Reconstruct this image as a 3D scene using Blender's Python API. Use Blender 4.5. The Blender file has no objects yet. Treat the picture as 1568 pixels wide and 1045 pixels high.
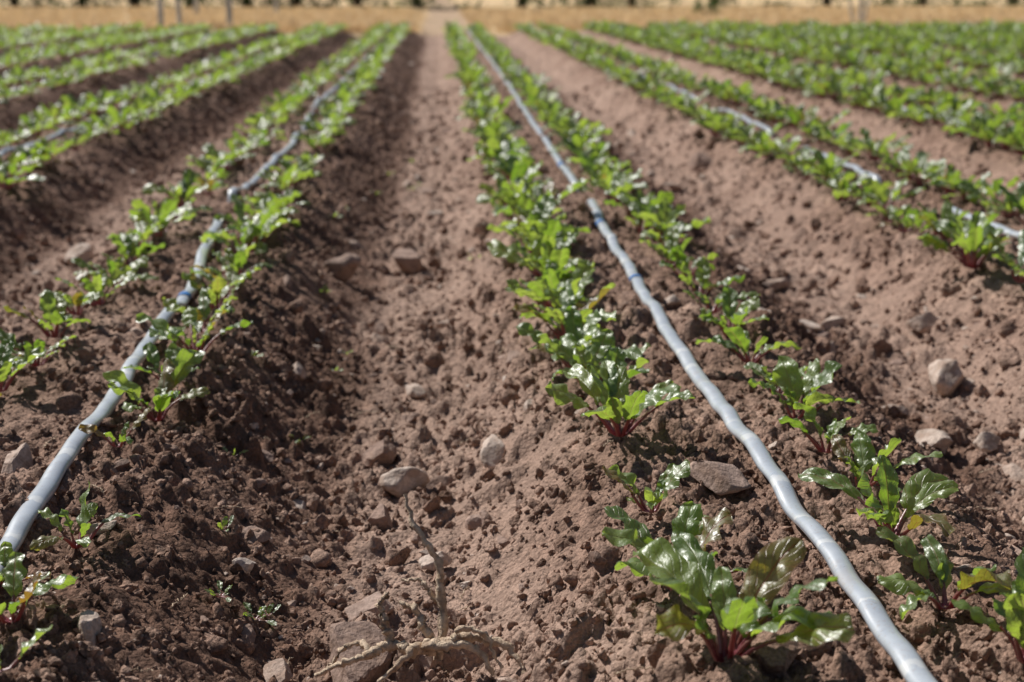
import bpy, math, numpy as np
from mathutils import Vector, Euler
rng = np.random.default_rng(7)
scene = bpy.context.scene

# ------------------------------------------------------------------ noise
_T = np.random.default_rng(1).random((8, 65536))
def _h(ix, iy, s, ch):
    idx = (ix*73856093 ^ iy*19349663 ^ (s*83492791)) & 65535
    return _T[ch][idx]
def gnoise(x, y, s=0):
    x = np.asarray(x, float); y = np.asarray(y, float)
    ix = np.floor(x).astype(np.int64); iy = np.floor(y).astype(np.int64)
    fx = x-ix; fy = y-iy
    u = fx*fx*fx*(fx*(fx*6-15)+10); v = fy*fy*fy*(fy*(fy*6-15)+10)
    def g(dx, dy):
        a = _h(ix+dx, iy+dy, s, 0)*2*math.pi
        return np.cos(a)*(fx-dx)+np.sin(a)*(fy-dy)
    return ((g(0,0)*(1-u)+g(1,0)*u)*(1-v)+(g(0,1)*(1-u)+g(1,1)*u)*v)*1.4
def fbm(x, y, s=0, o=3):
    r = 0; a = 1.0
    for i in range(o):
        r = r+a*gnoise(x, y, s+i*17); x = x*2.03; y = y*2.03; a *= .5
    return r
def lumps(x, y, cell, rmin, rmax, dens, s):
    X = x/cell; Y = y/cell
    ix = np.floor(X).astype(np.int64); iy = np.floor(Y).astype(np.int64)
    out = np.zeros_like(X)
    for dx in (-1,0,1):
        for dy in (-1,0,1):
            jx = ix+dx; jy = iy+dy
            px = (jx+_h(jx,jy,s,1))*cell; py = (jy+_h(jx,jy,s,2))*cell
            q = _h(jx,jy,s,3); r = rmin+(rmax-rmin)*_h(jx,jy,s,4)**2
            on = q < dens
            e = .75+.5*_h(jx,jy,s,5)
            d2 = ((x-px)*e)**2+((y-py)/e)**2
            hh = np.sqrt(np.maximum(r*r-d2, 0))*(.7+.5*_h(jx,jy,s,6))
            out = np.maximum(out, np.where(on, hh, 0))
    return out

# ------------------------------------------------------------------ terrain
CENT = [0.41+.94*k for k in range(0, 15)]+[-.56-.94*k for k in range(0, 15)]
CENT = np.array(sorted(CENT))
FEND = 20.8
def sstep(a, b, x):
    t = np.clip((x-a)/(b-a), 0, 1); return t*t*(3-2*t)
def base_z(x, y):
    x = np.asarray(x, float); y = np.asarray(y, float)
    xx = x+.025*gnoise(x*1.3, y*1.1, 91)
    i = np.clip(np.searchsorted(CENT, xx), 1, len(CENT)-1)
    d = np.minimum(np.abs(xx-CENT[i-1]), np.abs(xx-CENT[i]))
    z = -.130*sstep(.16, .42, d)
    f = 1-sstep(FEND-.4, FEND+.4, y)
    f = f*(1-sstep(13.3, 14.5, np.abs(x)))
    z = z*f-.05*(1-f)
    z = z+.016*fbm(x*3.1, y*2.6, 5, 2)+.008*fbm(x*14, y*14, 9, 2)
    return z
def full_z(x, y):
    x = np.asarray(x, float); y = np.asarray(y, float)
    z = base_z(x, y)
    wx = x+.009*gnoise(x*48, y*48, 3)+.003*gnoise(x*190, y*190, 33); wy = y+.009*gnoise(x*48, y*48, 4)+.003*gnoise(x*190, y*190, 34)
    m = .6+.55*sstep(-.35, .35, gnoise(x*2.4, y*2.0, 21))
    infield = 1-sstep(FEND, FEND+.5, y)*.9
    l = lumps(wx, wy, .075, .010, .036, .45, 1)*.85
    l = l+lumps(wx, wy, .028, .005, .0150, .75, 2)*1.0
    l = l+lumps(wx, wy, .012, .003, .0068, .9, 3)*1.0
    rid = (1-np.abs(gnoise(wx*34, wy*34, 61))*2)*.005
    z = z+(l+rid)*m*infield+.0024*gnoise(x*110, y*110, 8)-.006
    return z

def build_mesh(name, V, F, smooth=True, uv=None, attrs=None, mats=None, midx=None):
    me = bpy.data.meshes.new(name)
    V = np.asarray(V, np.float32); F = np.asarray(F, np.int32)
    me.vertices.add(len(V)); me.vertices.foreach_set('co', V.ravel())
    me.loops.add(F.size); me.loops.foreach_set('vertex_index', F.ravel())
    me.polygons.add(len(F))
    me.polygons.foreach_set('loop_start', np.arange(0, F.size, F.shape[1], dtype=np.int32))
    me.update(calc_edges=True)
    me.polygons.foreach_set('use_smooth', np.full(len(F), smooth))
    if uv is not None:
        l = me.uv_layers.new(name='UVMap')
        l.data.foreach_set('uv', np.asarray(uv, np.float32)[F.ravel()].ravel())
    if attrs:
        for k, a in attrs.items():
            at = me.attributes.new(k, 'FLOAT_COLOR', 'POINT')
            at.data.foreach_set('color', np.asarray(a, np.float32).ravel())
    if mats:
        for m in mats: me.materials.append(m)
    if midx is not None:
        me.polygons.foreach_set('material_index', np.asarray(midx, np.int32))
    me.validate()
    return me
def add_obj(name, me, loc=(0,0,0), rot=(0,0,0), sc=(1,1,1), link=True):
    o = bpy.data.objects.new(name, me); o.location = loc; o.rotation_euler = rot; o.scale = sc
    if link: scene.collection.objects.link(o)
    return o

# ------------------------------------------------------------------ materials
def mat(name):
    m = bpy.data.materials.new(name); m.use_nodes = True
    nt = m.node_tree; nt.nodes.clear()
    return m, nt
def N(nt, t, **k):
    n = nt.nodes.new(t)
    for a, b in k.items(): setattr(n, a, b)
    return n
def L(nt, a, b): nt.links.new(a, b)
def ramp(nt, fac, stops):
    r = N(nt, 'ShaderNodeValToRGB'); e = r.color_ramp.elements
    while len(e) < len(stops): e.new(.5)
    for i, (p, c) in enumerate(stops):
        e[i].position = p; e[i].color = (*c, 1)
    L(nt, fac, r.inputs[0]); return r.outputs[0]
def noise(nt, vec, scale, detail=4, rough=.6):
    n = N(nt, 'ShaderNodeTexNoise'); n.inputs['Scale'].default_value = scale
    n.inputs['Detail'].default_value = detail; n.inputs['Roughness'].default_value = rough
    L(nt, vec, n.inputs['Vector']); return n.outputs['Fac']
def voro(nt, vec, scale):
    n = N(nt, 'ShaderNodeTexVoronoi'); n.inputs['Scale'].default_value = scale
    L(nt, vec, n.inputs['Vector']); return n.outputs['Distance']
def mixc(nt, f, a, b, mode='MIX'):
    m = N(nt, 'ShaderNodeMix', data_type='RGBA', blend_type=mode)
    for s, v in ((0, f), (6, a), (7, b)):
        if hasattr(v, 'links') or hasattr(v, 'is_linked'): L(nt, v, m.inputs[s])
        elif s == 0: m.inputs[0].default_value = v
        else: m.inputs[s].default_value = (*v, 1)
    return m.outputs[2]
def math_(nt, op, a, b=None, c=None):
    m = N(nt, 'ShaderNodeMath', operation=op)
    for i, v in enumerate((a, b, c)):
        if v is None: continue
        if isinstance(v, (int, float)): m.inputs[i].default_value = v
        else: L(nt, v, m.inputs[i])
    return m.outputs[0]
def smooth_(nt, v, a, b):
    m = N(nt, 'ShaderNodeMapRange', interpolation_type='SMOOTHSTEP')
    m.inputs['From Min'].default_value = a; m.inputs['From Max'].default_value = b
    L(nt, v, m.inputs['Value']); return m.outputs['Result']

def soil_color(nt, pos):
    n1 = noise(nt, pos, 2.2, 2); n2 = noise(nt, pos, 38, 3); n3 = noise(nt, pos, 330, 2, .7)
    c = ramp(nt, n1, [(.32, (.225,.138,.100)), (.52, (.320,.208,.158)), (.72, (.41,.282,.220))])
    c2 = ramp(nt, n2, [(.3, (.50,.46,.43)), (.5, (1,1,1)), (.72, (1.40,1.39,1.38))])
    c = mixc(nt, 1.0, c, c2, 'MULTIPLY')
    c3 = ramp(nt, n3, [(.3, (.66,.64,.62)), (.5, (1,1,1)), (.72, (1.40,1.40,1.40))])
    return mixc(nt, 1.0, c, c3, 'MULTIPLY'), n2, n3

def make_soil():
    m, nt = mat('field_soil')
    g = N(nt, 'ShaderNodeNewGeometry'); pos = g.outputs['Position']
    c, n2, n3 = soil_color(nt, pos)
    at = N(nt, 'ShaderNodeAttribute', attribute_name='zone')
    sp = N(nt, 'ShaderNodeSeparateColor'); L(nt, at.outputs['Color'], sp.inputs[0])
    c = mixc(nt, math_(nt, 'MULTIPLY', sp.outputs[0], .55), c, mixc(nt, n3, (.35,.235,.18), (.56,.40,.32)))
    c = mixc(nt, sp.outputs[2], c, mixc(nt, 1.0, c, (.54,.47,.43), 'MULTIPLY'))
    dry = mixc(nt, noise(nt, pos, .6, 3), (.60,.42,.22), (.78,.59,.35))
    dry = mixc(nt, smooth_(nt, noise(nt, pos, .25, 3), .55, .7), dry, (.54,.33,.21))
    c = mixc(nt, sp.outputs[1], c, dry)
    b = N(nt, 'ShaderNodeBsdfPrincipled'); L(nt, c, b.inputs['Base Color'])
    b.inputs['Roughness'].default_value = .92; b.inputs['Specular IOR Level'].default_value = .2
    bp = N(nt, 'ShaderNodeBump'); bp.inputs['Strength'].default_value = 1.0; bp.inputs['Distance'].default_value = .0045
    hh = noise(nt, pos, 170, 4, .75)
    hh = math_(nt, 'SUBTRACT', hh, math_(nt, 'MULTIPLY', voro(nt, pos, 160), .8))
    L(nt, hh, bp.inputs['Height']); L(nt, bp.outputs[0], b.inputs['Normal'])
    o = N(nt, 'ShaderNodeOutputMaterial'); L(nt, b.outputs[0], o.inputs[0]); return m
def make_stone(name, a, bcol, rough=.85, sc=25):
    m, nt = mat(name)
    g = N(nt, 'ShaderNodeNewGeometry'); pos = g.outputs['Position']
    oi = N(nt, 'ShaderNodeObjectInfo')
    c = mixc(nt, oi.outputs['Random'], a, bcol)
    n = noise(nt, pos, sc, 4); n2 = noise(nt, pos, 220, 3, .7)
    c = mixc(nt, 1.0, c, ramp(nt, n, [(.32, (.6,.54,.50)), (.5, (1,1,1)), (.7, (1.25,1.22,1.2))]), 'MULTIPLY')
    c = mixc(nt, 1.0, c, ramp(nt, n2, [(.33, (.7,.69,.68)), (.65, (1.15,1.15,1.15))]), 'MULTIPLY')
    c = mixc(nt, math_(nt, 'MULTIPLY', smooth_(nt, noise(nt, pos, 55, 3), .5, .62), .6), c, (.33,.22,.165))
    b = N(nt, 'ShaderNodeBsdfPrincipled'); L(nt, c, b.inputs['Base Color'])
    b.inputs['Roughness'].default_value = rough; b.inputs['Specular IOR Level'].default_value = .3
    bp = N(nt, 'ShaderNodeBump'); bp.inputs['Strength'].default_value = .9; bp.inputs['Distance'].default_value = .003
    L(nt, math_(nt, 'ADD', noise(nt, pos, 120, 4), math_(nt, 'MULTIPLY', n2, .5)), bp.inputs['Height']); L(nt, bp.outputs[0], b.inputs['Normal'])
    o = N(nt, 'ShaderNodeOutputMaterial'); L(nt, b.outputs[0], o.inputs[0]); return m

def make_leaf():
    m, nt = mat('beet_leaf')
    uvn = N(nt, 'ShaderNodeUVMap', uv_map='UVMap')
    s = N(nt, 'ShaderNodeSeparateXYZ'); L(nt, uvn.outputs[0], s.inputs[0])
    u = s.outputs[0]; v = math_(nt, 'ABSOLUTE', math_(nt, 'SUBTRACT', s.outputs[1], .5))
    at = N(nt, 'ShaderNodeAttribute', attribute_name='tint')
    sp = N(nt, 'ShaderNodeSeparateColor'); L(nt, at.outputs['Color'], sp.inputs[0])
    rnd, red, pet = sp.outputs[0], sp.outputs[1], sp.outputs[2]
    g = N(nt, 'ShaderNodeNewGeometry'); pos = g.outputs['Position']
    nz = noise(nt, pos, 60, 3)
    mid = math_(nt, 'SUBTRACT', 1.0, smooth_(nt, v, .008, .045))
    w = math_(nt, 'ADD', math_(nt, 'SUBTRACT', math_(nt, 'MULTIPLY', u, 7.0), math_(nt, 'MULTIPLY', v, 5.0)), math_(nt, 'MULTIPLY', nz, .8))
    fr = math_(nt, 'ABSOLUTE', math_(nt, 'SUBTRACT', math_(nt, 'FRACT', w), .5))
    side = math_(nt, 'SUBTRACT', 1.0, smooth_(nt, fr, .02, .11))
    vein = math_(nt, 'MAXIMUM', mid, math_(nt, 'MULTIPLY', side, .55))
    green = mixc(nt, rnd, (.055,.115,.022), (.125,.205,.034))
    green = mixc(nt, math_(nt, 'MULTIPLY', nz, .4), green, (.17,.235,.055))
    grey_patch = math_(nt, 'MULTIPLY', smooth_(nt, noise(nt, pos, 34, 4), .50, .70), .25)  # noise patches that grey the leaf green
    green = mixc(nt, grey_patch, green, (.25,.27,.18))
    veinc = mixc(nt, smooth_(nt, red, .2, .6), (.22,.28,.10), (.30,.05,.06))
    c = mixc(nt, math_(nt, 'MULTIPLY', vein, .75), green, veinc)
    edge = smooth_(nt, math_(nt, 'ADD', v, math_(nt, 'MULTIPLY', nz, .25)), .42, .66)
    old = mixc(nt, nz, (.14,.035,.02), (.30,.11,.025))
    c = mixc(nt, math_(nt, 'MULTIPLY', smooth_(nt, red, .55, 1.0), math_(nt, 'ADD', .45, math_(nt, 'MULTIPLY', edge, .5))), c, old)
    petc = mixc(nt, u, (.32,.02,.06), (.28,.12,.08))
    c = mixc(nt, pet, c, petc)
    tc = mixc(nt, rnd, (.30,.54,.03), (.62,.80,.09))
    tc = mixc(nt, math_(nt, 'MULTIPLY', vein, .6), tc, mixc(nt, red, (.55,.6,.2), (.5,.12,.08)))
    tc = mixc(nt, math_(nt, 'MULTIPLY', smooth_(nt, red, .55, 1.0), .7), tc, (.55,.17,.03))
    tc = mixc(nt, pet, tc, (.40,.03,.06))
    b = N(nt, 'ShaderNodeBsdfPrincipled'); L(nt, c, b.inputs['Base Color'])
    L(nt, math_(nt, 'ADD', .30, math_(nt, 'MULTIPLY', nz, .25)), b.inputs['Roughness'])
    b.inputs['Specular IOR Level'].default_value = .9
    b.inputs['Coat Weight'].default_value = .85; b.inputs['Coat Roughness'].default_value = .41; b.inputs['Coat IOR'].default_value = 1.75
    bp = N(nt, 'ShaderNodeBump'); bp.inputs['Strength'].default_value = .6; bp.inputs['Distance'].default_value = .0018
    puck = noise(nt, pos, 130, 2)
    L(nt, math_(nt, 'SUBTRACT', math_(nt, 'MULTIPLY', puck, 1.2), vein), bp.inputs['Height']); L(nt, bp.outputs[0], b.inputs['Normal']); L(nt, bp.outputs[0], b.inputs['Coat Normal'])
    t = N(nt, 'ShaderNodeBsdfTranslucent'); L(nt, tc, t.inputs[0]); L(nt, bp.outputs[0], t.inputs['Normal'])
    mx = N(nt, 'ShaderNodeMixShader'); mx.inputs[0].default_value = .40
    L(nt, b.outputs[0], mx.inputs[1]); L(nt, t.outputs[0], mx.inputs[2])
    o = N(nt, 'ShaderNodeOutputMaterial'); L(nt, mx.outputs[0], o.inputs[0]); return m

def make_simple(name, c1, c2, scale, rough, spec=.4, bump=.5, bd=.002, trans=None):
    m, nt = mat(name)
    g = N(nt, 'ShaderNodeNewGeometry'); pos = g.outputs['Position']
    n = noise(nt, pos, scale, 4)
    c = mixc(nt, smooth_(nt, n, .3, .7), c1, c2)
    b = N(nt, 'ShaderNodeBsdfPrincipled'); L(nt, c, b.inputs['Base Color'])
    b.inputs['Roughness'].default_value = rough; b.inputs['Specular IOR Level'].default_value = spec
    if bump > 0:
        bp = N(nt, 'ShaderNodeBump'); bp.inputs['Strength'].default_value = bump; bp.inputs['Distance'].default_value = bd
        L(nt, noise(nt, pos, scale*4, 3), bp.inputs['Height']); L(nt, bp.outputs[0], b.inputs['Normal'])
    o = N(nt, 'ShaderNodeOutputMaterial'); out = b.outputs[0]
    if trans:
        t = N(nt, 'ShaderNodeBsdfTranslucent'); t.inputs[0].default_value = (*trans, 1)
        mx = N(nt, 'ShaderNodeMixShader'); mx.inputs[0].default_value = .35
        L(nt, b.outputs[0], mx.inputs[1]); L(nt, t.outputs[0], mx.inputs[2]); out = mx.outputs[0]
    L(nt, out, o.inputs[0]); return m

def make_tape():
    m, nt = mat('drip_tape_plastic')
    uvn = N(nt, 'ShaderNodeUVMap', uv_map='UVMap')
    g = N(nt, 'ShaderNodeNewGeometry'); pos = g.outputs['Position']
    s = N(nt, 'ShaderNodeSeparateXYZ'); L(nt, uvn.outputs[0], s.inputs[0])
    n = noise(nt, pos, 45, 4); n2 = noise(nt, pos, 260, 3)
    c = mixc(nt, n, (.36,.40,.46), (.54,.57,.61))
    dirt = math_(nt, 'MULTIPLY', smooth_(nt, n2, .55, .72), .5)
    c = mixc(nt, dirt, c, (.36,.28,.23))
    c = mixc(nt, math_(nt, 'MULTIPLY', smooth_(nt, noise(nt, pos, 14, 3), .55, .72), .35), c, (.40,.33,.28))
    cr = N(nt, 'ShaderNodeTexNoise', noise_dimensions='1D'); cr.inputs['Scale'].default_value = 24; cr.inputs['Detail'].default_value = 3
    wp_ = math_(nt, 'ADD', s.outputs[0], math_(nt, 'MULTIPLY', n, .03)); L(nt, wp_, cr.inputs['W'])
    band = smooth_(nt, cr.outputs['Fac'], .60, .68)
    c = mixc(nt, math_(nt, 'MULTIPLY', band, .5), c, (.80,.79,.76))
    fl = math_(nt, 'ABSOLUTE', math_(nt, 'SUBTRACT', s.outputs[1], .45))
    c = mixc(nt, math_(nt, 'MULTIPLY', math_(nt, 'SUBTRACT', 1.0, smooth_(nt, fl, .04, .12)), .4), c, (.12,.15,.20))
    b = N(nt, 'ShaderNodeBsdfPrincipled'); L(nt, c, b.inputs['Base Color'])
    L(nt, math_(nt, 'ADD', .20, math_(nt, 'MULTIPLY', n, .25)), b.inputs['Roughness'])
    b.inputs['Specular IOR Level'].default_value = 1.0
    b.inputs['Coat Weight'].default_value = .5; b.inputs['Coat Roughness'].default_value = .35; b.inputs['Coat IOR'].default_value = 1.6
    bp = N(nt, 'ShaderNodeBump'); bp.inputs['Strength'].default_value = .4; bp.inputs['Distance'].default_value = .0012
    hh = math_(nt, 'ADD', math_(nt, 'MULTIPLY', cr.outputs['Fac'], .9), math_(nt, 'MULTIPLY', n2, .2))
    L(nt, hh, bp.inputs['Height']); L(nt, bp.outputs[0], b.inputs['Normal'])
    o = N(nt, 'ShaderNodeOutputMaterial'); L(nt, b.outputs[0], o.inputs[0]); return m

SOIL = make_soil()
STONE = make_stone('pink_grey_stone', (.44,.33,.27), (.60,.50,.43))
BROWN = make_stone('brown_stone', (.29,.195,.155), (.39,.28,.23))
LEAF = make_leaf(); TAPE = make_tape()
BLUE = make_simple('blue_marker_plastic', (.03,.14,.42), (.06,.22,.55), 60, .35)
ROOTM = make_simple('dry_root_bark', (.36,.25,.17), (.72,.56,.41), 90, .8, .3, .9, .003)
STRAW = make_simple('dry_grass_straw', (.64,.46,.25), (.84,.67,.42), 1.2, .7, .3, 0, .001, (.70,.52,.30))
WOOD = make_simple('weathered_wood', (.46,.46,.46), (.66,.66,.66), 14, .8)
BARK = make_simple('tree_bark', (.07,.05,.035), (.14,.10,.07), 8, .9)
TLEAF = make_simple('tree_foliage', (.022,.045,.012), (.055,.09,.02), 3, .55, .4, 0, .001, (.10,.18,.03))

# ------------------------------------------------------------------ ground sheet
def grow(start, step, r, lim):
    out = []; x = start; s = step
    while x < lim:
        x += s; s *= r; out.append(x)
    return out
core = list(np.arange(-.95, 1.3, .0042))
rx = grow(core[-1], .0042, 1.0125, 17); rx += grow(rx[-1], .6, 1.25, 900)
lx = grow(-core[0], .0042, 1.0125, 16); lx += grow(lx[-1], .6, 1.25, 900)
xs = np.array([-v for v in reversed(lx)]+core+rx)
ys = []; y = .95
while y < 22: ys.append(y); y += max(.0042, .0032*y)
ys += grow(ys[-1], .12, 1.06, 900)
back = grow(-.95, .0055, 1.05, 6); back += grow(back[-1], .5, 1.4, 300)
ys = np.array([-v for v in reversed(back)]+ys)
XX, YY = np.meshgrid(xs, ys)
ZZ = full_z(XX.ravel(), YY.ravel())
nx, ny = len(xs), len(ys)
V = np.stack([XX.ravel(), YY.ravel(), ZZ], 1)
I = np.arange(nx*ny).reshape(ny, nx)
F = np.stack([I[:-1,:-1], I[:-1,1:], I[1:,1:], I[1:,:-1]], -1).reshape(-1, 4)
x_, y_ = V[:,0], V[:,1]
i = np.clip(np.searchsorted(CENT, x_), 1, len(CENT)-1)
dsg = x_-CENT[i-1]; dsg = np.where(np.abs(dsg) < np.abs(x_-CENT[i]), dsg, x_-CENT[i])
d = np.abs(dsg)
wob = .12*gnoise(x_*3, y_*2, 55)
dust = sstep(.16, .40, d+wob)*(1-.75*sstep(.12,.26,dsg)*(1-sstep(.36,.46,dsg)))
slope_dark = sstep(.05, .2, dsg+wob*.6)*(1-sstep(.36, .45, dsg+wob*.5))  # mask: right-facing bed slopes, coloured darker brown
path = (1-sstep(.35, .7, np.abs(x_-.15)+.3*gnoise(x_*.8, y_*.5, 71)))
gr = sstep(FEND-.2, FEND+.3, y_)*(1-.6*path)
gr = np.maximum(gr, sstep(13.5, 14.5, np.abs(x_)))
A = np.stack([np.maximum(dust, sstep(FEND-.2, FEND+.3, y_)), gr, slope_dark*.9*(1-sstep(FEND-.4, FEND, y_)), np.ones_like(gr)], 1)
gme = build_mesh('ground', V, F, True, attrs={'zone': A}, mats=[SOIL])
add_obj('ground', gme)

# ------------------------------------------------------------------ rocks / clods
def ico(sub):
    import bmesh
    bm = bmesh.new(); bmesh.ops.create_icosphere(bm, subdivisions=sub, radius=1)
    v = np.array([p.co[:] for p in bm.verts]); f = np.array([[q.index for q in t.verts] for t in bm.faces]); bm.free(); return v, f
ICO = {k: ico(k) for k in (2, 3, 4)}
def rock(seed, sub=3, cuts=9, rough=.12, flat=.7):
    r = np.random.default_rng(seed); v, f = ICO[sub]; v = v.copy()
    for _ in range(cuts):
        n = r.normal(size=3); n /= np.linalg.norm(n); h = r.uniform(.45, .85)
        dd = v@n; v -= np.outer(np.maximum(dd-h, 0)*.96, n)
    o = r.uniform(0, 50)
    nn = fbm(v[:,0]*1.7+o, v[:,1]*1.7+v[:,2]*1.3+o, seed % 50, 4)+.5*gnoise(v[:,2]*5+o, v[:,0]*5-v[:,1]*4, 3)
    v *= (1+rough*nn)[:,None]
    v *= np.array([r.uniform(.9,1.25), r.uniform(.65,1), r.uniform(flat-.12, flat+.1)])
    return v, f

def inst_object(name, pts, rots, scl, idx, coll):
    me = bpy.data.meshes.new(name)
    n = len(pts); me.vertices.add(n); me.vertices.foreach_set('co', np.asarray(pts, np.float32).ravel())
    a = me.attributes.new('rot', 'FLOAT_VECTOR', 'POINT'); a.data.foreach_set('vector', np.asarray(rots, np.float32).ravel())
    a = me.attributes.new('scl', 'FLOAT_VECTOR', 'POINT'); a.data.foreach_set('vector', np.asarray(scl, np.float32).ravel())
    a = me.attributes.new('idx', 'INT', 'POINT'); a.data.foreach_set('value', np.asarray(idx, np.int32))
    o = add_obj(name, me)
    ng = bpy.data.node_groups.new(name+'_scatter', 'GeometryNodeTree')
    ng.interface.new_socket('Geometry', in_out='INPUT', socket_type='NodeSocketGeometry')
    ng.interface.new_socket('Geometry', in_out='OUTPUT', socket_type='NodeSocketGeometry')
    gi = ng.nodes.new('NodeGroupInput'); go = ng.nodes.new('NodeGroupOutput')
    ci = ng.nodes.new('GeometryNodeCollectionInfo'); ci.inputs['Collection'].default_value = coll
    ci.inputs['Separate Children'].default_value = True; ci.inputs['Reset Children'].default_value = True
    ip = ng.nodes.new('GeometryNodeInstanceOnPoints'); ip.inputs['Pick Instance'].default_value = True
    def na(nm, t):
        q = ng.nodes.new('GeometryNodeInputNamedAttribute'); q.data_type = t; q.inputs['Name'].default_value = nm
        return [s for s in q.outputs if s.enabled and s.name == 'Attribute'][0]
    ng.links.new(gi.outputs[0], ip.inputs['Points']); ng.links.new(ci.outputs[0], ip.inputs['Instance'])
    ng.links.new(na('rot', 'FLOAT_VECTOR'), ip.inputs['Rotation']); ng.links.new(na('scl', 'FLOAT_VECTOR'), ip.inputs['Scale'])
    ng.links.new(na('idx', 'INT'), ip.inputs['Instance Index']); ng.links.new(ip.outputs[0], go.inputs[0])
    md = o.modifiers.new('scatter', 'NODES'); md.node_group = ng
    return o
def make_coll(name, meshes):
    c = bpy.data.collections.new(name)
    for k, m in enumerate(meshes):
        o = bpy.data.objects.new('%s_part_%02d' % (name, k), m); c.objects.link(o)
    return c

def scatter_pts(n, y0, y1, seed):
    r = np.random.default_rng(seed)
    y = y0*(y1/y0)**r.random(n); x = (r.random(n)*2-1)*(.52*y+.45)+.05*y+.1
    return x, y, r
# soil crumbs
cm = [build_mesh('soil_clod_%d' % k, *rock(100+k, 2 if k < 6 else 3, 8, .34, .8), smooth=(k % 2 == 0), mats=[SOIL]) for k in range(10)]
CC = make_coll('clod_shapes', cm)
x, y, r = scatter_pts(95000, 1.0, 10, 11)
keep = gnoise(x*5, y*4, 31)+.5*gnoise(x*16, y*16, 32) > r.uniform(-1.1, .55, len(x)); x = x[keep]; y = y[keep]
s = np.exp(r.normal(math.log(.0031), .60, len(x)))*np.maximum(1, (y/1.6)**.55); s = np.clip(s, .0016, .026)
z = full_z(x, y)+s*.05
inst_object('soil_clods', np.stack([x, y, z], 1), r.random((len(x),3))*6.28, s[:,None]*r.uniform(.8,1.3,(len(x),3)), r.integers(0, 10, len(x)), CC)
# small stones
sm = [build_mesh('pebble_%d' % k, *rock(200+k, 3, 14, .09, .65), smooth=False, mats=[STONE if k % 3 else BROWN]) for k in range(10)]
SC = make_coll('pebble_shapes', sm)
x, y, r = scatter_pts(7500, 1.0, 14, 12)
bz = base_z(x, y); keep = r.random(len(x)) < np.where(bz < -.06, .9, .14)*np.where(x > .6, 1, .6); x = x[keep]; y = y[keep]
s = np.exp(r.normal(math.log(.0058), .72, len(x)))*np.maximum(1, (y/2)**.5); s = np.clip(s, .0025, .045)
z = full_z(x, y)-s*.1
inst_object('small_stones', np.stack([x, y, z], 1), np.stack([r.uniform(-.4,.4,len(x)), r.uniform(-.4,.4,len(x)), r.random(len(x))*6.28], 1), s[:,None]*r.uniform(.8,1.25,(len(x),3)), r.integers(0, 10, len(x)), SC)
# named rocks  (x, y, width, height factor, material)
ROCKS = [(-.100,1.42,.098,.75,BROWN),(-.057,2.02,.074,.7,STONE),(.08,2.02,.052,1.2,STONE),(-.09,1.87,.055,.7,BROWN),
 (-.243,3.38,.095,.8,BROWN),(-.085,3.71,.105,.8,BROWN),(-.095,2.15,.060,.9,BROWN),(-.012,1.70,.045,.6,STONE),
 (-.087,1.56,.060,.5,BROWN),(.02,3.04,.055,.6,STONE),(1.01,2.85,.075,.85,STONE),(.94,2.52,.092,1.0,STONE),
 (.776,2.13,.07,.6,STONE),(.865,2.12,.05,.8,STONE),(.763,2.70,.065,.7,STONE),(.817,3.38,.06,.8,STONE),
 (1.03,5.55,.12,.7,BROWN),(.339,1.64,.075,.7,BROWN),(-.968,3.85,.11,.7,STONE),(-.392,1.54,.032,.6,STONE),
 (.10,1.27,.022,.8,BROWN),(-.22,1.30,.040,.8,BROWN),(.21,2.5,.055,.7,BROWN),(-.05,2.55,.055,.6,STONE),(.84,1.86,.04,.8,STONE),(.90,1.98,.05,.6,STONE),(-.13,3.0,.05,.8,BROWN),(.60,2.55,.04,.7,STONE),(-.02,4.6,.06,.7,STONE),(.13,2.43,.06,.7,BROWN),(.79,2.36,.05,.7,STONE),(.86,3.0,.06,.6,STONE)]
for k, (rx_, ry_, w, hf, mt) in enumerate(ROCKS):
    v, f = rock(300+k*3, 4, 16, .09, .7)
    me = build_mesh('rock', v*np.array([1,.9,hf*1.25])*w*.62, f, False if k % 3 == 0 else True, mats=[mt])
    zz = float(base_z(np.array([rx_]), np.array([ry_]))[0])
    add_obj('rock', me, (rx_, ry_, zz+w*hf*.24), (rng.uniform(-.15,.15), rng.uniform(-.15,.15), rng.uniform(0, 6.28)))

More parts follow.
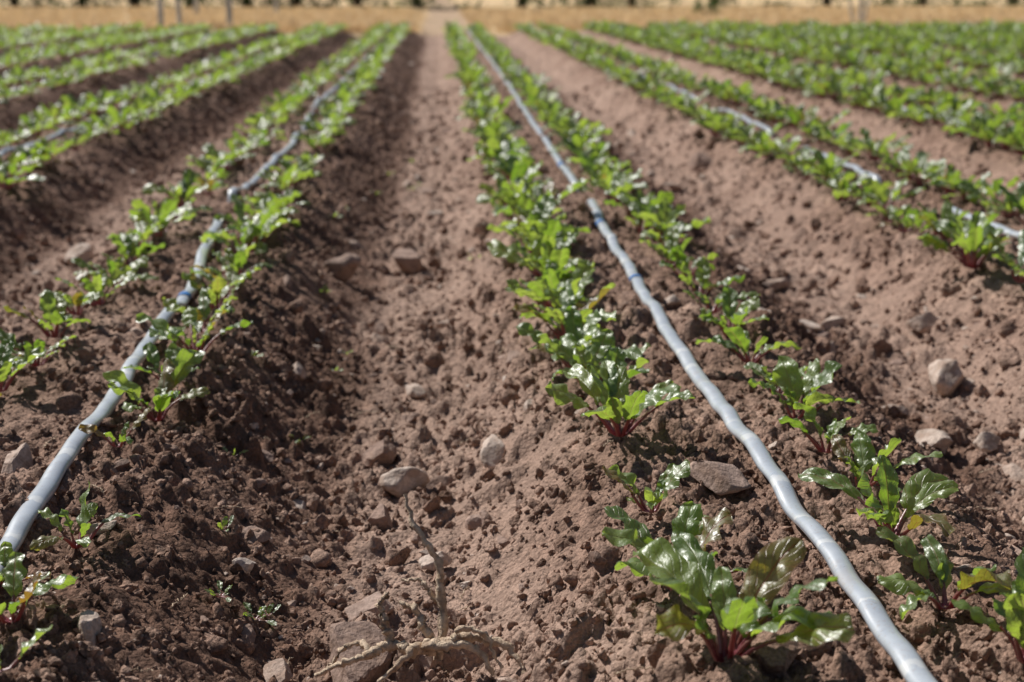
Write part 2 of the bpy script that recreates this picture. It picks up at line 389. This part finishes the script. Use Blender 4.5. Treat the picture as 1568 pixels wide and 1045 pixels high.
# ------------------------------------------------------------------ beet plants
def leaf_geo(r, Lb, W, P, az, e0, e1, red, lod=1):
    nu = 17 if lod else 11; nv = 9 if lod else 7
    npt = 5
    tot = P+Lb; m = 40; s = np.linspace(0, 1, m)
    ang = np.radians(e0+(e1-e0)*s**1.3+r.uniform(0,10)*np.sin(s*9+r.random()*6))
    dx = np.cos(ang)*tot/m; dz = np.sin(ang)*tot/m
    cr = np.concatenate([[0], np.cumsum(dx)])+.004; cz = np.concatenate([[0], np.cumsum(dz)])-.006
    sw = r.uniform(-.5, .5)
    def C(t):
        t = np.asarray(t)*m; q = np.arange(m+1)
        rr = np.interp(t, q, cr); zz = np.interp(t, q, cz); a = np.interp(t, q[:-1]+.5, ang)
        lat = sw*(np.asarray(t)/m)**2*tot*.5
        return rr, lat, zz, a
    Vs = []; Fs = []; UV = []; T = []; base = 0
    rnd = r.random()
    ts = np.linspace(0, P/tot*1.08, npt); ns = 5
    rr, lat, zz, a = C(ts)
    for j in range(npt):
        rad = (.0032-.0016*j/(npt-1))*(tot/.12)**.5
        for q in range(ns):
            th = q/ns*6.283
            Vs.append((rr[j]-math.sin(a[j])*math.sin(th)*rad, lat[j]+math.cos(th)*rad*1.3, zz[j]+math.cos(a[j])*math.sin(th)*rad)); UV.append((j/(npt-1), .5)); T.append((rnd, red, 1, 1))
    for j in range(npt-1):
        for q in range(ns):
            Fs.append((j*ns+q, j*ns+(q+1) % ns, (j+1)*ns+(q+1) % ns, (j+1)*ns+q))
    base = npt*ns
    us = np.linspace(0, 1, nu); vs = np.linspace(-1, 1, nv)
    tt = P/tot+us*(1-P/tot); rr, lat, zz, a = C(tt)
    w = W*np.clip(us+.02, 0, 1)**.60*np.clip(1-us, 0, 1)**.42*1.75
    w[-1] = W*.07; w[0] = max(w[0]*.5, .002)
    fold = r.uniform(.15, .9); ph = r.random()*6.28; fq = r.uniform(12, 19); amp = r.uniform(.14, .32)*W; ph2 = r.random()*6.28
    tw = r.uniform(-1.0, 1.0); curl = r.uniform(.2, .9)
    for j in range(nu):
        for q in range(nv):
            vv = vs[q]; av = abs(vv)
            sg = 1 if vv > 0 else -1
            edge = 1+.07*math.sin(fq*1.3*us[j]+ph*2*sg)
            side = vv*w[j]*edge*math.cos(fold*.8*(1-.4*av))
            up = av*w[j]*math.sin(fold)-(av**2.2)*w[j]*curl*.7 + amp*(av**1.4)*math.sin(fq*us[j]+(ph if sg > 0 else ph2))*min(1, 4*us[j])+.16*W*math.sin(us[j]*21+ph)*(1-av)*av*4
            t_ = tw*us[j]; sd = side*math.cos(t_)-up*math.sin(t_); un = side*math.sin(t_)+up*math.cos(t_)
            Vs.append((rr[j]-math.sin(a[j])*un+.12*W*av*math.sin(fq*us[j]+1.5+ph), lat[j]+sd, zz[j]+math.cos(a[j])*un)); UV.append((us[j], vv*.5+.5)); T.append((rnd, red, 0, 1))
    for j in range(nu-1):
        for q in range(nv-1):
            b0 = base+j*nv+q; Fs.append((b0, b0+nv, b0+nv+1, b0+1))
    Vs = np.array(Vs); ca, sa = math.cos(az), math.sin(az)
    Vs = np.stack([Vs[:,0]*ca-Vs[:,1]*sa, Vs[:,0]*sa+Vs[:,1]*ca, Vs[:,2]], 1)
    return Vs, np.array(Fs), np.array(UV), np.array(T)
def plant_mesh(name, seed, size=.09, nleaf=9, lod=1, redness=.0):
    r = np.random.default_rng(seed); Vs=[];Fs=[];UV=[];T=[];o=0; az = r.random()*6.28
    for k in range(nleaf):
        age = 1-k/(nleaf-1)           # outer first
        az += 2.4+r.uniform(-.45, .45)
        Lb = size*(.44+.36*r.random()+.06*age)*(1 if k < nleaf-2 else .6)
        P = size*(.26+.32*age)*r.uniform(.8, 1.2)
        W = Lb*r.uniform(.20, .31)
        e0 = 88-30*age+r.uniform(-12, 6); e1 = e0-r.uniform(10, 85)-10*age
        red = r.random()*.55+(redness if (age > .6 and r.random() < .6) else 0)
        if r.random() < .05: red = .85
        a, b, c, d_ = leaf_geo(r, Lb, W, P, az, e0, e1, min(red, 1), lod)
        low = a[:,2] < .004; a[low,2] = .004+(a[low,2]-.004)*.15
        Vs.append(a); Fs.append(b+o); UV.append(c); T.append(d_); o += len(a)
    return build_mesh(name, np.concatenate(Vs), np.concatenate(Fs), True, np.concatenate(UV), {'tint': np.concatenate(T)}, [LEAF])

# individually placed foreground plants: (x, y, size, leaves, redness)
HERO = [(.250,1.150,.116,12,.3),(.238,1.335,.098,11,.4),(.240,1.54,.066,8,.4),(.235,1.79,.108,12,.1),(.235,1.94,.08,9,.1),(.222,2.08,.105,11,.1),(.215,2.24,.095,11,.2),
 (.22,2.38,.10,10,.0),(.225,2.50,.11,11,.0),(.21,2.63,.105,11,.0),(.225,2.76,.115,12,.0),(.21,2.89,.115,12,.0),(.22,3.02,.115,11,0),(.215,3.15,.115,12,0),(.22,3.28,.115,11,0),
 (.53,1.16,.10,11,.6),(.50,1.29,.082,9,.3),(.495,1.45,.092,10,.3),(.505,1.60,.075,8,.1),(.50,1.74,.075,8,.1),(.50,1.90,.09,9,.0),(.50,2.03,.065,8,.0),(.49,2.16,.075,8,.0),(.50,2.38,.08,9,.1),(.495,2.52,.075,8,.0),(.50,2.66,.075,8,.0),(.50,2.82,.085,9,.0),(.50,3.0,.085,9,0),
 (-.418,1.29,.068,8,.7),(-.405,1.50,.072,8,.4),(-.455,1.40,.052,6,.9),(-.425,1.80,.05,5,.5),(-.405,1.96,.088,10,.2),(-.42,2.12,.065,8,.1),(-.40,2.28,.095,10,.0),(-.415,2.44,.08,9,.2),(-.42,2.62,.08,9,.2),(-.42,2.78,.085,10,.0),(-.43,2.95,.08,9,.0),(-.44,3.12,.09,10,0),
 (-.655,1.93,.07,8,.1),(-.66,2.08,.08,9,.1),(-.65,2.25,.075,8,.1),(-.66,2.40,.08,9,.3),(-.66,2.56,.075,9,.1),(-.66,2.72,.08,9,.1),(-.665,2.88,.08,10,0),(-.67,3.06,.085,9,0),
 (-.395,1.165,.045,4,0)]
for k, (px, py, sz, nl, rd) in enumerate(HERO):
    me = plant_mesh('beet_plant', 1000+k, sz, nl, 1, rd)
    zz = float(base_z(np.array([px]), np.array([py]))[0])+.008
    add_obj('beet_plant', me, (px, py, zz))
PC = make_coll('beet_shapes', [plant_mesh('beet_%d' % k, 50+k, .092, 10+k % 3, 0, .2 if k % 4 == 0 else 0) for k in range(14)])
pts=[]; rot=[]; scl=[]; idx=[]; r = np.random.default_rng(5)
for c in CENT:
    for sgn in (-1, 1):
        near_bed = abs(c-.41) < .01 or abs(c+.56) < .01
        second = abs(c-1.35) < .02
        ymin = 3.2 if near_bed else .6
        if abs(c-.41) < .01 and sgn < 0: ymin = 3.40
        y = ymin+r.random()*.1
        while y < FEND-.1:
            dens = .115 if c > .3 else .132
            if c > 2: dens = .10
            xx = c+sgn*(.165 if c > .9 else .145)+r.normal()*.016
            if abs(c-.41) < .01: xx = (.212 if sgn < 0 else .51)+r.normal()*.016
            if abs(c+.56) < .01:
                f = min(1, (y-1.2)/6); xx = (-.42-.05*f if sgn > 0 else -.655-.08*f)+r.normal()*.014
            if r.random() > (.05 if c > .3 else .09)+(.14 if gnoise(np.array([c*3.]), np.array([y*.8+sgn*9]), 66)[0] > .35 else 0):
                pts.append((xx, y)); rot.append((r.normal()*.08, r.normal()*.08, r.random()*6.28))
                q = r.uniform(.68, 1.2)*((1.0 if second else 1.15) if c > .9 else .97)*(1+.010*y)*(1.08 if (abs(c-.41)<.01 and sgn < 0) else 1); scl.append((q, q, q*r.uniform(.85, 1.15))); idx.append(r.integers(0, 14))
            y += dens*r.uniform(.7, 1.4)
pts = np.array(pts); z = base_z(pts[:,0], pts[:,1])+.006
inst_object('beet_crop_rows', np.column_stack([pts, z]), rot, scl, idx, PC)
# weed seedlings on the furrow sides
wm = [plant_mesh('weed_%d' % k, 900+k, .026, 7, 0, 0) for k in range(3)]
WC = make_coll('weed_shapes', wm)
wp = np.array([(-.215,1.505),(-.205,1.52),(-.25,1.49),(-.27,1.66),(-.30,1.95),(-.2,2.6),(-.19,2.75),(-.26,3.1),(-.23,2.2),(-.33,2.4),(-.3,4.0),(-.28,4.2),(-.1,5.2),(-.08,5.3),(-.2,5.6),(-.12,6.1),(-.22,4.9),(.1,3.6)])
r = np.random.default_rng(3)
inst_object('weed_seedlings', np.column_stack([wp, full_z(wp[:,0], wp[:,1])]), r.random((len(wp),3))*[.2,.2,6], np.repeat(r.uniform(.5,1.0,(len(wp),1)), 3, 1), r.integers(0,3,len(wp)), WC)

# ------------------------------------------------------------------ drip tape
def catmull(P, step):
    P = np.array(P); yq = np.arange(P[0,1], P[-1,1], step)
    from_ = np.interp(yq, P[:,1], P[:,0])
    k = max(3, int(.12/step)); ker = np.hanning(k+2)[1:-1]; ker /= ker.sum()
    sm_ = np.convolve(np.pad(from_, k//2, 'edge'), ker, 'same')[k//2:k//2+len(yq)]
    return sm_, yq
def tape(path, bury, marks, seed, step=.008):
    xq, yq = catmull(path, step)
    xq = xq+.006*gnoise(yq*2.3, yq*0+seed, 4)+.0015*gnoise(yq*12, yq*0+seed, 6)
    zg = np.max([base_z(xq+dx, yq) for dx in (-.01, 0, .01)], 0)
    k = int(.10/step)|1; ker = np.hanning(k+2)[1:-1]; ker /= ker.sum()
    zs = np.convolve(np.pad(zg, k//2, 'edge'), ker, 'same')[k//2:k//2+len(yq)]+.018
    for (b0, b1) in bury:
        zs -= .060*sstep(b0-.07, b0, yq)*(1-sstep(b1, b1+.07, yq))
    M = 18; prof = []
    for q in range(M):
        th = q/M*2*math.pi; cx = math.cos(th); sx = math.sin(th)
        prof.append((.0122*cx, .0082*sx))
    prof = np.array(prof); n = len(yq)
    wv = 1+.06*gnoise(yq*9, yq*0+seed, 9); hv = 1+.25*gnoise(yq*15, yq*0+seed+5, 10)
    roll = .25*gnoise(yq*1.7, yq*0+seed+9, 12)
    dxs = np.gradient(xq, yq)
    Vt = np.zeros((n, M, 3))
    for q in range(M):
        a = prof[q,0]*wv; b = prof[q,1]*hv
        aa = a*np.cos(roll)-b*np.sin(roll); bb = a*np.sin(roll)+b*np.cos(roll)
        Vt[:,q,0] = xq+aa; Vt[:,q,1] = yq-aa*dxs; Vt[:,q,2] = zs+bb
    I = np.arange(n*M).reshape(n, M); J = np.roll(I, -1, 1)
    F = np.stack([I[:-1], J[:-1], J[1:], I[1:]], -1).reshape(-1, 4)
    uv = np.stack([np.repeat(yq, M), np.tile(.5+.5*np.sin(np.arange(M)/M*2*math.pi), n)], 1)
    Vt = Vt.reshape(-1, 3); mi = np.zeros(len(F), int)
    VS=[Vt]; FS=[F]; US=[uv]; MS=[mi]; off = len(Vt)
    for (my, ml) in marks:
        j0 = int(np.searchsorted(yq, my)); j1 = min(n-2, j0+max(2, int(ml/step)))
        seg = Vt.reshape(n,M,3)[j0:j1+1].copy(); cen = seg.mean(1, keepdims=True)
        seg = cen+(seg-cen)*np.array([1.12, 1, 1.25]); mN = len(seg)
        I2 = np.arange(mN*M).reshape(mN, M); J2 = np.roll(I2, -1, 1)
        f2 = np.stack([I2[:-1], J2[:-1], J2[1:], I2[1:]], -1).reshape(-1, 4)
        VS.append(seg.reshape(-1,3)); FS.append(f2+off); US.append(np.zeros((mN*M, 2))); MS.append(np.ones(len(f2), int)); off += mN*M
    me = build_mesh('drip_irrigation_tape', np.concatenate(VS), np.concatenate(FS), True, np.concatenate(US), mats=[TAPE, BLUE], midx=np.concatenate(MS))
    add_obj('drip_irrigation_tape', me)
tape([(.42,.3),(.413,1.13),(.414,1.4),(.405,1.66),(.394,2.0),(.39,2.45),(.399,2.92),(.421,3.92),(.413,4.32),(.416,6.1),(.431,10.0),(.42,20.8)], [(3.97,4.22)], [(3.55,.035),(4.75,.05),(2.80,.014)], 1)
tape([(-.46,.3),(-.473,1.43),(-.478,1.62),(-.483,2.06),(-.504,2.9),(-.575,3.74),(-.591,4.07),(-.55,5.2),(-.62,7.37),(-.60,9.1),(-.587,13),(-.57,20.8)], [(3.80,4.0),(5.9,6.2)], [(2.72,.014)], 7)
for k, c in enumerate(CENT):
    if abs(c-.41) < .01 or abs(c+.56) < .01 or abs(c) > 9: continue
    rr = np.random.default_rng(40+k)
    P = [(c+rr.normal()*.02+(-.02 if c < 0 else 0), yy) for yy in np.arange(.3, 20.9, 1.2)]
    bury = [(b, b+rr.uniform(.1, .8)) for b in rr.uniform(1, 20, 7)] if abs(c-1.35) > .02 else [(3.8,4.3),(5.3,5.8),(7,7.5),(10,11)]
    tape(P, bury, [], 50+k, .02)

# ------------------------------------------------------------------ uprooted dry root
def tube(pts, r0, r1, seed, ns=8):
    P = np.array(pts, float); m = 26; q = np.linspace(0, len(P)-1, m)
    C = np.stack([np.interp(q, np.arange(len(P)), P[:,i]) for i in range(3)], 1)
    for _ in range(2):
        C[1:-1] = (C[:-2]+2*C[1:-1]+C[2:])/4
    rr = np.random.default_rng(seed); C[1:-1] += rr.normal(size=(m-2,3))*.0010
    T = np.gradient(C, axis=0); T /= np.linalg.norm(T, axis=1)[:,None]+1e-9
    a = np.cross(T, [0.3,.2,1]); a /= np.linalg.norm(a, axis=1)[:,None]; b = np.cross(T, a)
    R = np.linspace(r0, r1, m)*(1+.15*rr.normal(size=m))
    V = np.array([[C[i]+R[i]*(1+.15*math.sin(3*t+i))*(math.cos(t)*a[i]+math.sin(t)*b[i]) for t in np.arange(ns)/ns*6.283] for i in range(m)]).reshape(-1,3)
    I = np.arange(m*ns).reshape(m, ns); J = np.roll(I, -1, 1)
    return V, np.stack([I[:-1], J[:-1], J[1:], I[1:]], -1).reshape(-1,4)
def tubes_obj(name, specs, mt, loc, sc=1):
    Vs=[];Fs=[];o=0
    for k,(p,a,b) in enumerate(specs):
        v,f = tube(p,a,b,k+9); Vs.append(v); Fs.append(f+o); o += len(v)
    return add_obj(name, build_mesh(name, np.concatenate(Vs), np.concatenate(Fs), True, mats=[mt]), loc, (0,0,0), (sc,sc,sc))
rz = float(base_z(np.array([-.02]), np.array([1.39]))[0])+.040
tubes_obj('dry_uprooted_root', [
 ([(.012,-.02,-.01),(.018,0,.022),(.014,.01,.045),(.016,.015,.065),(.004,.02,.085),(-.012,.03,.105),(-.016,.04,.125)], .0052, .0014),
 ([(.016,.01,.03),(.006,.012,.040),(-.004,.02,.052),(-.02,.02,.05)], .0030, .0012),
 ([(.012,-.02,.0),(0,-.01,.018),(-.008,0,.032),(-.022,.005,.034)], .0044, .0022),
 ([(.012,-.02,.002),(-.01,-.03,.006),(-.03,-.03,.012),(-.034,-.025,.03)], .0060, .0034),
 ([(-.034,-.025,.03),(-.040,-.02,.045),(-.030,-.02,.056)], .0036, .0014),
 ([(-.03,-.03,.012),(-.045,-.045,.010),(-.07,-.05,.004),(-.095,-.04,-.012)], .0050, .0018),
 ([(.012,-.02,.002),(.03,-.025,.014),(.05,-.02,.012),(.075,-.03,.006),(.09,-.05,-.012)], .0056, .0022),
 ([(.012,-.02,.004),(.0,-.035,.012),(.02,-.045,.016),(.045,-.042,.014),(.06,-.055,-.008)], .0054, .0022),
 ([(-.01,-.03,.004),(-.02,-.040,.016),(-.01,-.05,.014),(-.04,-.06,-.010)], .0050, .0020),
 ([(.02,-.045,.010),(.030,-.035,.028),(.052,-.035,.024),(.068,-.05,-.004)], .0036, .0014),
 ([(-.045,-.045,.008),(-.055,-.03,.016),(-.07,-.028,.008),(-.085,-.03,-.01)], .0034, .0012)], ROOTM, (-.022, 1.415, rz), 1.2)
# straw bits and twigs on the soil
x, y, r = scatter_pts(260, 1.1, 6, 77)
Vs=[];Fs=[];o=0
for k in range(len(x)):
    l = r.uniform(.008,.028); a = r.random()*3.14; zz = float(full_z(np.array([x[k]]), np.array([y[k]]))[0])+.004
    v, f = tube([(x[k]-math.cos(a)*l, y[k]-math.sin(a)*l, zz),(x[k]+r.normal()*.002, y[k]+r.normal()*.002, zz+.004),(x[k]+math.cos(a)*l, y[k]+math.sin(a)*l, zz)], .0009, .0006, k, 4)
    Vs.append(v); Fs.append(f+o); o += len(v)
add_obj('straw_litter', build_mesh('straw_litter', np.concatenate(Vs), np.concatenate(Fs), True, mats=[ROOTM]))

# ------------------------------------------------------------------ dry grass verge
def tuft(seed):
    r = np.random.default_rng(seed); V=[];F=[]
    for k in range(34):
        a = r.random()*6.28; b = r.random()*.09; h = r.uniform(.05,.16); ln = r.uniform(.03,.14); w = .0035
        x0, y0 = b*math.cos(a), b*math.sin(a); dx, dy = math.cos(a)*ln, math.sin(a)*ln; px, py = -math.sin(a)*w, math.cos(a)*w
        o = len(V)
        V += [(x0-px,y0-py,-.01),(x0+px,y0+py,-.01),(x0+dx*.4+px,y0+dy*.4+py,h*.6),(x0+dx*.4-px,y0+dy*.4-py,h*.6),(x0+dx+px*.2,y0+dy+py*.2,h),(x0+dx-px*.2,y0+dy-py*.2,h)]
        F += [(o,o+1,o+2,o+3),(o+3,o+2,o+4,o+5)]
    return build_mesh('tuft', V, F, True, mats=[STRAW])
GC = make_coll('grass_shapes', [tuft(k) for k in range(5)])
r = np.random.default_rng(8); n = 9000
y = FEND+.35+(r.random(n)**1.5)*20; x = (r.random(n)*2-1)*(y*.45+3)+.05*y
k_ = (np.abs(x-.15) > .45) & (gnoise(x*.35, y*.25, 81) > r.uniform(-.9, .1, n)); x = x[k_]; y = y[k_]; q = r.uniform(.6, 1.3, len(x))
inst_object('dry_grass', np.stack([x, y, base_z(x, y)], 1), r.random((len(x),3))*[.15,.15,6.28], np.stack([q,q,q],1), r.integers(0,5,len(x)), GC)

# ------------------------------------------------------------------ trees
def tree_mesh(seed, H=6.0, low=.6):
    r = np.random.default_rng(seed); Vs=[];Fs=[];o=0; MI=[]
    def addt(p,a,b,s):
        nonlocal o
        v,f = tube(p,a,b,s,7); Vs.append(v); Fs.append(f+o); o += len(v); MI.append(np.zeros(len(f)))
    addt([(0,0,-.1),(.05,.03,H*.2),(r.normal()*.15,r.normal()*.15,H*.45),(r.normal()*.3,r.normal()*.3,H*.85)], .16, .03, seed)
    tips = []
    for k in range(11):
        z0 = H*r.uniform(.14,.7); a = r.random()*6.28; l = H*r.uniform(.18,.38)*(1.2-z0/H)
        p1 = (math.cos(a)*l*.5, math.sin(a)*l*.5, z0+l*.25); p2 = (math.cos(a)*l, math.sin(a)*l, z0+l*r.uniform(.1,.5))
        addt([(0,0,z0),p1,p2], .05, .012, seed+k); tips += [p1, p2, p2]
    cl = []
    for t in tips:
        for _ in range(3): cl.append(np.array(t)+r.normal(size=3)*.4)
    for _ in range(34):
        a = r.random()*6.28; rr_ = r.uniform(.2,1.9); cl.append(np.array([math.cos(a)*rr_, math.sin(a)*rr_, r.uniform(low, H*.3)]))
    cl = np.array(cl); n = 5200
    c = cl[r.integers(0,len(cl),n)]+r.normal(size=(n,3))*.24; c[:,2] = np.maximum(c[:,2], .05)
    u = r.normal(size=(n,3)); u /= np.linalg.norm(u,axis=1)[:,None]; w = np.cross(u, r.normal(size=(n,3))); w /= np.linalg.norm(w,axis=1)[:,None]
    s = r.uniform(.05,.11,n)[:,None]
    q = np.stack([c-u*s, c-w*s*.5, c+u*s, c+w*s*.5], 1).reshape(-1,3)
    Vs.append(q); Fs.append(np.arange(n*4).reshape(n,4)+o); MI.append(np.ones(n))
    return build_mesh('tree', np.concatenate(Vs), np.concatenate(Fs), False, mats=[BARK,TLEAF], midx=np.concatenate(MI))
TM = [tree_mesh(500+k, 5+k*.7, .02 if k % 2 else .15) for k in range(4)]
r = np.random.default_rng(21)
for k, tx in enumerate([-19,-16.5,-14.6,-12.8,-11.0,-9.2,-7.6,-5.8,-4.2,-2.4,-.6,2.6,4.6,6.4,9.5,13.0,16.5,20,23]):
    ty = 43+r.uniform(0, 3)+(4 if tx > 5 else 0); q = r.uniform(.85, 1.2)
    add_obj('tree', TM[k % 4], (tx, ty, -.05), (0,0,r.random()*6.28), (q,q,q))
def bush_mesh(seed):
    r = np.random.default_rng(seed); Vs=[];Fs=[];o=0;MI=[]
    tips=[]
    for k in range(9):
        a = r.random()*6.28; l = r.uniform(.1,.24); p = (math.cos(a)*l, math.sin(a)*l, r.uniform(.12,.34)); tips.append(p)
        v,f = tube([(0,0,-.02),(p[0]*.4,p[1]*.4,p[2]*.6),p], .012, .003, k, 5); Vs.append(v);Fs.append(f+o);o+=len(v);MI.append(np.zeros(len(f)))
    n = 700; c = np.array(tips)[r.integers(0,9,n)]+r.normal(size=(n,3))*.055; u = r.normal(size=(n,3)); w = np.cross(u, r.normal(size=(n,3)))
    u /= np.linalg.norm(u,axis=1)[:,None]; w /= np.linalg.norm(w,axis=1)[:,None]; s=.02
    Vs.append(np.stack([c-u*s,c-w*s*.5,c+u*s,c+w*s*.5],1).reshape(-1,3)); Fs.append(np.arange(n*4).reshape(n,4)+o); MI.append(np.ones(n))
    return build_mesh('bush', np.concatenate(Vs), np.concatenate(Fs), False, mats=[BARK,TLEAF], midx=np.concatenate(MI))
add_obj('bush', bush_mesh(4), (5.5, 29.5, -.05))
def post_mesh(seed, h, w):
    r = np.random.default_rng(seed); zs = [-.1, .0, h*.3, h*.6, h*.93, h]; V=[]
    for i, z in enumerate(zs):
        s = w*(1-.12*z/h)*(.55 if i == 5 else 1)
        for k in range(8):
            t = k/8*6.283+.39; V.append((math.cos(t)*s*(1+.06*r.normal()), math.sin(t)*s*(1+.06*r.normal()), z))
    F = [(i*8+k, i*8+(k+1) % 8, (i+1)*8+(k+1) % 8, (i+1)*8+k) for i in range(5) for k in range(8)]
    F += [(40,41,42,43),(40,43,44,47),(44,45,46,47)]
    return build_mesh('wooden_post', V, F, False, mats=[WOOD])
for k,(px,py,h,w,t) in enumerate([(-4.05,21.6,1.3,.045,.03),(-3.82,21.9,1.2,.04,-.03),(-3.05,21.6,1.3,.045,.02),(6.55,22.3,1.2,.03,.0),(6.62,22.4,1.1,.022,.16),(6.45,22.3,1.1,.022,-.16),(-4.9,30,1.3,.05,.02),(-3.6,33,1.3,.05,0)]):
    add_obj('wooden_post', post_mesh(k, h, w), (px, py, -.06), (0, t, 0))

# ------------------------------------------------------------------ light, sky, camera
az = math.radians(-48); el = math.radians(45)
sd = Vector((math.sin(az)*math.cos(el), math.cos(az)*math.cos(el), math.sin(el)))
sl = bpy.data.lights.new('sun', 'SUN'); sl.energy = 5.0; sl.angle = math.radians(.5); sl.color = (1, .97, .92)
so = bpy.data.objects.new('sun', sl); scene.collection.objects.link(so); so.rotation_euler = (-sd).to_track_quat('-Z', 'Y').to_euler()
w = bpy.data.worlds.new('World'); scene.world = w; w.use_nodes = True; nt = w.node_tree
bg = nt.nodes['Background']; sk = nt.nodes.new('ShaderNodeTexSky'); sk.sky_type = 'NISHITA'; sk.sun_disc = False
sk.sun_elevation = el; sk.sun_rotation = az % (2*math.pi)
nt.links.new(sk.outputs[0], bg.inputs[0]); bg.inputs[1].default_value = .05
cam = bpy.data.cameras.new('camera'); co = bpy.data.objects.new('camera', cam); scene.collection.objects.link(co)
cam.sensor_width = 36; cam.lens = 50; cam.clip_start = .02; cam.clip_end = 2000
co.location = (0, 0, .60); co.rotation_euler = (math.radians(90-14.0), 0, math.radians(-2.94))
cam.dof.use_dof = True; cam.dof.focus_distance = 1.6; cam.dof.aperture_fstop = 5.6
scene.camera = co
scene.view_settings.view_transform = 'Standard'; scene.view_settings.look = 'None'; scene.view_settings.exposure = 0
